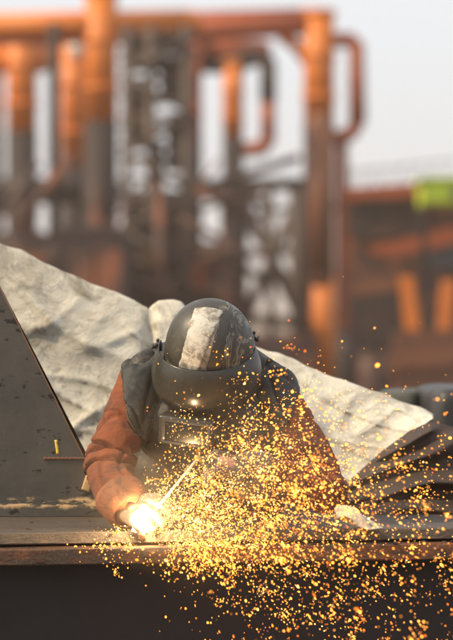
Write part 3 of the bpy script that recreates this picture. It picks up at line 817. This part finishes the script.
# strips laid over the shell, front (a=-90deg) over the crown
def strip(name, mat, x0, x1, e0, e1, off, jag=0, parent=hat):
    def f(u, v):
        e = R(e0 + (e1 - e0) * v); x = x0(e) + (x1(e) - x0(e)) * u + jag * nz((u * 2, v * 20, x0(e) * 30), 1.0)
        # great-circle-like strip: x offset, y from the shell
        z = math.sin(e); rr = math.cos(e) ** .92 if e < math.pi / 2 else -(abs(math.cos(e)) ** .92)
        y = -rr * .130; k = 1 - (x / .129) ** 2; k = math.sqrt(max(.02, k))
        return Vector((x, y * k * (1 + off / .128), (.143 + off) * z * k - .004))
    me = solid(bm_mesh(grid(14, 46, f)), .0016)
    return link(name, me, M[mat], parent)
strip('tape_stripe', 'tape', lambda e: -.072 + .040 * math.sin(e) + .004 * nz((e * 9, 1, 0)) + .002 * nz((e * 40, 1, 0)), lambda e: -.016 + .064 * math.sin(e) + .005 * nz((e * 8, 7, 0)) + .003 * nz((e * 34, 7, 0)), 3, 80, .0035, 0)
strip('tape_residue', 'residue', lambda e: -.025 + .058 * math.sin(e), lambda e: .010 + .038 * math.sin(e), 3, 66, .0026, .002)
strip('ridge_band', 'band', lambda e: .011 + .038 * math.sin(e), lambda e: .050 + .020 * math.sin(e), 3, 86, .0022, .0005)
# pivot knob with wing at the side
for sx in (-1, 1):
    bm = bmesh.new(); c = Vector((sx * .140 if sx < 0 else .100, .012 if sx < 0 else .075, .000))
    tube(bm, c, c + Vector((sx * .016, 0, 0)), .013, .011, 18); tube(bm, c + Vector((sx * .016, 0, 0)), c + Vector((sx * .022, 0, 0)), .006, .006, 12)
    box(bm, c.x + sx * .022, c.x + sx * .027, c.y - .012, c.y + .012, c.z - .003, c.z + .003)
    ball(bm, c + Vector((sx * .012, -.014, .010)), .006, 10); ball(bm, c + Vector((sx * .012, .012, .012)), .005, 10)
    kb = link('pivot_knob', bm_mesh(bm), M['rubber'], person); kb.matrix_local = HM
# mask shell
MM = Matrix.Translation(L(HD) + Vector((-.008, -.003, .002))) @ Matrix.Rotation(R(-12), 4, 'Z') @ Matrix.Rotation(R(22), 4, 'X') @ Matrix.Rotation(R(5), 4, 'Y')
RP = [(0, .133), (.06, .139), (.15, .148), (.28, .154), (.40, .150), (.50, .136), (.56, .120), (.62, .113), (.75, .110), (.9, .102), (1, .088)]
ZP = [(0, -.004), (.06, -.014), (.28, -.074), (.5, -.130), (.62, -.146), (1, -.255)]
def smooth_interp(P, x): return (interp(P, max(0, x - .03)) + interp(P, x) + interp(P, min(1, x + .03))) / 3
def mask_pt(u, v):
    a = R(-95 + 190 * u); r = smooth_interp(RP, v); z = smooth_interp(ZP, v)
    sq = 1 / (abs(math.cos(a)) ** 2.6 + abs(math.sin(a)) ** 2.6) ** (1 / 2.6) if v > .55 else 1.0
    k = sstep(.5, .7, v); rr = r * (1 * (1 - k) + k * (.96 * sq))
    return Vector((rr * .965 * math.sin(a), -rr * math.cos(a), z + .02 * (abs(a) / R(100)) ** 3))
me = solid(bm_mesh(grid(72, 60, mask_pt)), .004)
mask = link('welding_mask', me, M['mask'], person); mask.matrix_local = MM
# lens housing
bm = bmesh.new(); box(bm, -.078, .070, -.152, -.098, -.228, -.152, .006)
lb = link('lens_housing', bm_mesh(bm), M['mask'], mask); lb.rotation_euler = (R(-8), 0, R(-6))
bm = bmesh.new(); box(bm, -.056, .056, -.156, -.151, -.217, -.166, .002)
g = link('lens_glass', bm_mesh(bm), M['lens'], mask); g.rotation_euler = (R(-8), 0, R(-6))
bm = bmesh.new()
for x0, x1, z0, z1 in ((-.068, .066, -.165, -.157), (-.068, .066, -.224, -.217), (-.068, -.057, -.217, -.165), (.057, .066, -.217, -.165)):
    box(bm, x0, x1, -.1575, -.151, z0, z1, .001)
g = link('lens_frame', bm_mesh(bm), M['rubber'], mask); g.rotation_euler = (R(-8), 0, R(-6))

# ------------------------------------------------------------------ electrode holder, rod, cable
ARC = at(139, 530, -.035)
ARC.z = max(ARC.z, Zf + .004)
tip = at(198, 458, -.05); root = at(228, 470, -.03)
hold = tag(empty('electrode_holder', tip), 'black electrode holder gripped in the dark glove, pointing at the arc', 'electrode holder')
bm = bmesh.new(); path_tube(bm, [tip.lerp(root, t) - tip for t in (.12, .2, .5, 1.0, 1.6, 2.0)], lambda t: .012 + .005 * math.sin(t * 3.1), 16)
link('handle', bm_mesh(bm), M['rubber'], hold)
bm = bmesh.new(); tube(bm, tip.lerp(root, -.12) - tip, tip.lerp(root, .2) - tip, .006, .010, 12); link('jaw', bm_mesh(bm), M['brass'], hold)
cab = [root.lerp(tip, -1.0), at(262, 490, .1), at(275, 520, .30), at(272, 560, .60), at(270, 640, .62), Vector((.1, .65, .03)), Vector((.6, .9, .02)), Vector((1.6, 1.1, .02))]
def cr(P, t):
    n = len(P) - 1; i = min(int(t * n), n - 1); f = t * n - i
    p0, p1, p2, p3 = P[max(i - 1, 0)], P[i], P[i + 1], P[min(i + 2, n)]
    return .5 * ((2 * p1) + (p2 - p0) * f + (2 * p0 - 5 * p1 + 4 * p2 - p3) * f * f + (3 * p1 - p0 - 3 * p2 + p3) * f ** 3)
bm = bmesh.new(); path_tube(bm, [cr(cab, i / 90) - tip for i in range(91)], .007, 10); link('cable', bm_mesh(bm), M['rubber'], hold)
bm = bmesh.new(); ra = tip; rb = ARC.lerp(tip, .10)
path_tube(bm, [ra.lerp(rb, t / 10) - ra for t in range(11)], lambda t: .0036, 12)
tag(link('welding_rod', bm_mesh(bm), M['flux'], None, True, ra), 'pale welding rod slanting from the holder down to the arc', 'welding rod')

# white rag on ledge at right
def rag(u, v):
    c = [at(336, 507, .05), at(349, 506, .04), at(362, 513, .03), at(372, 522, .02), at(382, 526, .02)]
    p = cr(c, u); w_ = .022 * math.sin(math.pi * (.12 + .8 * u)) + .006
    q = p + Vector((.010 * nz((u, v, 0), 7), (v - .5) * w_ * 2, -abs(v - .5) ** 1.5 * .09 - .010 * v + .008 * math.sin(v * 14 + u * 9)))
    q.z = max(q.z, Ztop + .003 + .003 * math.sin(v * 9)); return q
me = solid(bm_mesh(grid(50, 26, rag)), .003); o = at(360, 520, .03)
for v in me.vertices: v.co -= o
tag(link('white_rag', me, M['rag'], None, True, o), 'curled white rag lying on the girder beside the sleeve at right', 'rag')

# ------------------------------------------------------------------ the arc
arc = tag(empty('welding_arc', ARC), 'blinding yellow white arc where the rod meets the girder', 'arc')
bm = bmesh.new(); bmesh.ops.create_icosphere(bm, subdivisions=3, radius=.010)
for v in bm.verts:
    n = v.co.normalized(); k = max(0, noise.noise(n * 2.3 + Vector((3, 1, 4)))) * 2.2
    v.co = n * (.008 + .009 * k + (.007 * max(0, n.z) ** 3))
link('arc_core', bm_mesh(bm), M['arc'], arc)
bm = bmesh.new()
for (dx, dy, dz, ln) in ((0.1, -.1, 1, .032), (-.35, 0, .8, .03), (.9, -.2, .5, .03), (-.9, -.3, .05, .02), (.7, -.6, -.1, .03), (.3, -.3, -.7, .02), (.95, 0, .1, .045)):
    d = Vector((dx, dy, dz)).normalized(); tube(bm, d * .004, d * ln, .009, .0008, 8)
link('arc_flare', bm_mesh(bm), emis('arc_flare_light', (1, .7, .32), 10), arc)
al = bpy.data.lights.new('arc_lamp', 'POINT'); al.energy = 6.5; al.color = (1, .66, .34); al.shadow_soft_size = .012
ao = bpy.data.objects.new('arc_lamp', al); C.objects.link(ao); ao.parent = arc; ao.location = Vector((.012, -.05, .028))

# ------------------------------------------------------------------ sparks: thrown from the arc, falling, bouncing on the girder
random.seed(21)
sparks = []
cy, sy = math.cos(-YAW), math.sin(-YAW)
def simulate():
    # main jet goes to the right, rising a little and coming towards the camera
    spread = random.random()
    if spread < .64:      # towards the camera and to the right
        az = random.gauss(R(-32), R(18)); el = random.gauss(R(36), R(14)); sp = random.uniform(.9, 3.7)
    elif spread < .84:    # flat jet skimming the girder
        az = random.gauss(R(-34), R(14)); el = random.gauss(R(17), R(13)); sp = random.uniform(1.0, 6.2)
    elif spread < .90:
        az = random.gauss(R(-20), R(20)); el = random.gauss(R(46), R(10)); sp = random.uniform(1.2, 2.8)
    elif spread < .925:
        az = random.uniform(R(-170), R(-95)); el = random.uniform(R(-10), R(40)); sp = random.uniform(.3, 1.0)
    else:
        az = random.gauss(R(-36), R(16)); el = random.gauss(R(2), R(10)); sp = random.uniform(1.4, 5.0)
    v = Vector((math.cos(el) * math.cos(az), math.cos(el) * math.sin(az), math.sin(el))) * sp
    p = ARC + Vector((0, 0, .01)); T = random.random() ** .9 * .36; dt = .006; t = 0
    while t < T:
        v.z -= 9.8 * dt * .9; v *= 1 - .9 * dt; q = p + v * dt
        lx = q.x * cy - q.y * sy; ly = q.x * sy + q.y * cy
        h = Ztop if ly > -.012 else (Zf if ly > -.078 else None)
        if h is not None and q.z < h + .002 and p.z > h - .03:
            v.z = abs(v.z) * random.uniform(.25, .6); v.x *= random.uniform(.5, .95); v.y = v.y * random.uniform(.4, .9) + random.gauss(0, .25); q.z = h + .003
        elif h is not None and q.z < h - .02: return None
        if q.y > .35 or q.z > 1.45: return None
        p = q; t += dt
    return p, v.copy(), t
dens = 0
while len(sparks) < 15000:
    r = simulate()
    if r is None: continue
    p, v, t = r
    d = p.y + CAMD; px = p.x / (d * K) + 226.5; py = 330 + (CAMZ - p.z) / (d * K)
    if px > 520 or py > 700 or px < -20: continue
    if p.z < .84 and random.random() > .25 + .75 * sstep(-.02, .34, p.x): continue      # the spray thins out straight below the arc
    sparks.append((p, v, t))
    if random.random() < .11 and t > .08:               # a droplet that has just burst into a cluster
        sp_ = random.uniform(.004, .022)
        for _ in range(random.randint(4, 18)):
            sparks.append((p + Vector([random.gauss(0, sp_) for _ in range(3)]), v + Vector([random.gauss(0, .5) for _ in range(3)]), t))
# stray ones drifting high up at right
for _ in range(60):
    px = random.gauss(320, 50); py = random.gauss(370, 32)
    if random.random() < .5: px, py = random.gauss(*((348, 16) if random.random() < .6 else (398, 9))), random.gauss(360 + 0, 14)
    p = Vector((random.gauss(.25, .16), random.uniform(-.9, -.1), random.gauss(1.33, .09)))
    sparks.append((p, Vector((.3, -.2, .3)), .33))
def spark_size(t): return min(2.3, math.exp(random.gauss(-.50, .52))) * (.00055 + .0010 * min(1, t / .3))
def spark_mat(t):
    k = t / .42 + random.gauss(0, .13); return 0 if k < .22 else 1 if k < .5 else 2 if k < .85 else 3
recs = []
for p, v, t in sparks:
    r = spark_size(t); st = random.uniform(1.0, 1.5) + (v.length * random.random() * 2.2 if random.random() < .22 else .2)
    st = min(st, 7.0); r *= st ** -.35
    recs.append((r * (1 + .2 * max(0, -p.y)), p, v, t, st, spark_mat(t)))
recs.sort(key=lambda a: -a[0] / (a[1].y + CAMD))
def spark_matrix(r, p, v, st):
    return Matrix.Translation(p) @ v.to_track_quat('Z', 'Y').to_matrix().to_4x4() @ Matrix.Diagonal((r, r, r * st, 1))
protos = []
for k in range(4):
    bm = bmesh.new(); bmesh.ops.create_icosphere(bm, subdivisions=2, radius=1)
    for v in bm.verts: v.co *= 1 + .15 * nz(v.co, 2, k)
    protos.append(bm_mesh(bm)); protos[-1].materials.append(SPK[k])
    protos[-1].shade_smooth()
NI = 290
first = None
for (r, p, v, t, st, mi) in recs[:NI]:
    if first is None: first = bpy.data.objects.new('spark', protos[mi]); ob = first
    else: ob = first.copy(); ob.data = protos[mi]
    C.objects.link(ob); ob.matrix_world = spark_matrix(r, p, v, st)
    tag(ob, 'tiny glowing orange spark thrown from the weld', 'spark', 'glowing sparks flying from the weld')
bm = bmesh.new(); bmesh.ops.create_icosphere(bm, subdivisions=1, radius=1); bm.verts.ensure_lookup_table()
bv = [v.co.copy() for v in bm.verts]; bf = [[v.index for v in f.verts] for f in bm.faces]; bm.free()
VV, FF, MI = [], [], []
for (r, p, v, t, st, mi) in recs[NI:]:
    mt = spark_matrix(r, p, v, st); n0 = len(VV)
    VV += [mt @ c for c in bv]; FF += [[n0 + i for i in f] for f in bf]; MI += [mi] * len(bf)
me = bpy.data.meshes.new('fine_sparks'); me.from_pydata(VV, [], FF)
me.polygons.foreach_set('material_index', MI); me.update()
so_ = link('fine_sparks', me, SPK, None, True)
tag(so_, 'dense shower of fine golden sparks spraying right and down from the arc', 'spark shower', None, 'stuff')

# ------------------------------------------------------------------ smoke round the arc and haze over the yard
def vol(name, density, color, aniso, het=None):
    m = bpy.data.materials.new(name); m.use_nodes = True; t = m.node_tree; t.nodes.clear()
    pv = t.nodes.new('ShaderNodeVolumePrincipled'); pv.inputs['Color'].default_value = (*color, 1)
    pv.inputs['Density'].default_value = density; pv.inputs['Anisotropy'].default_value = aniso
    o_ = t.nodes.new('ShaderNodeOutputMaterial'); t.links.new(pv.outputs[0], o_.inputs['Volume'])
    if het: het(t, pv)
    return m
def het(t, pv):
    tc = t.nodes.new('ShaderNodeTexCoord'); ln = t.nodes.new('ShaderNodeVectorMath'); ln.operation = 'LENGTH'
    t.links.new(tc.outputs['Object'], ln.inputs[0])
    mr = t.nodes.new('ShaderNodeMapRange'); mr.interpolation_type = 'SMOOTHSTEP'
    mr.inputs['From Min'].default_value = .0; mr.inputs['From Max'].default_value = .97
    mr.inputs['To Min'].default_value = 1; mr.inputs['To Max'].default_value = 0
    t.links.new(ln.outputs['Value'], mr.inputs['Value'])
    n = t.nodes.new('ShaderNodeTexNoise'); n.inputs['Scale'].default_value = 2.6; n.inputs['Detail'].default_value = 3; n.inputs['Distortion'].default_value = .8
    t.links.new(tc.outputs['Object'], n.inputs['Vector'])
    r = t.nodes.new('ShaderNodeMapRange'); r.inputs['From Min'].default_value = .35; r.inputs['From Max'].default_value = .7
    t.links.new(n.outputs['Fac'], r.inputs['Value'])
    mu = t.nodes.new('ShaderNodeMath'); mu.operation = 'MULTIPLY'; t.links.new(mr.outputs[0], mu.inputs[0]); t.links.new(r.outputs[0], mu.inputs[1])
    m2 = t.nodes.new('ShaderNodeMath'); m2.operation = 'MULTIPLY'; m2.inputs[1].default_value = 1.0
    t.links.new(mu.outputs[0], m2.inputs[0]); t.links.new(m2.outputs[0], pv.inputs['Density'])
bm = bmesh.new(); bmesh.ops.create_icosphere(bm, subdivisions=3, radius=1)
sm = link('smoke', bm_mesh(bm), vol('weld_smoke', 1.0, (.76, .66, .50), .2, het), None, True, Vector((.02, -.20, 1.08)))
sm.scale = (.62, .30, .36); tag(sm, 'thin warm smoke drifting up round the arc and the welder', 'smoke', None, 'stuff')
bm = bmesh.new(); box(bm, -400, 400, -20, 900, -1, 14)
hz = link('haze', bm_mesh(bm), vol('yard_haze', .0013, (.97, .80, .66), .3), None, False)
tag(hz, kind='stuff')
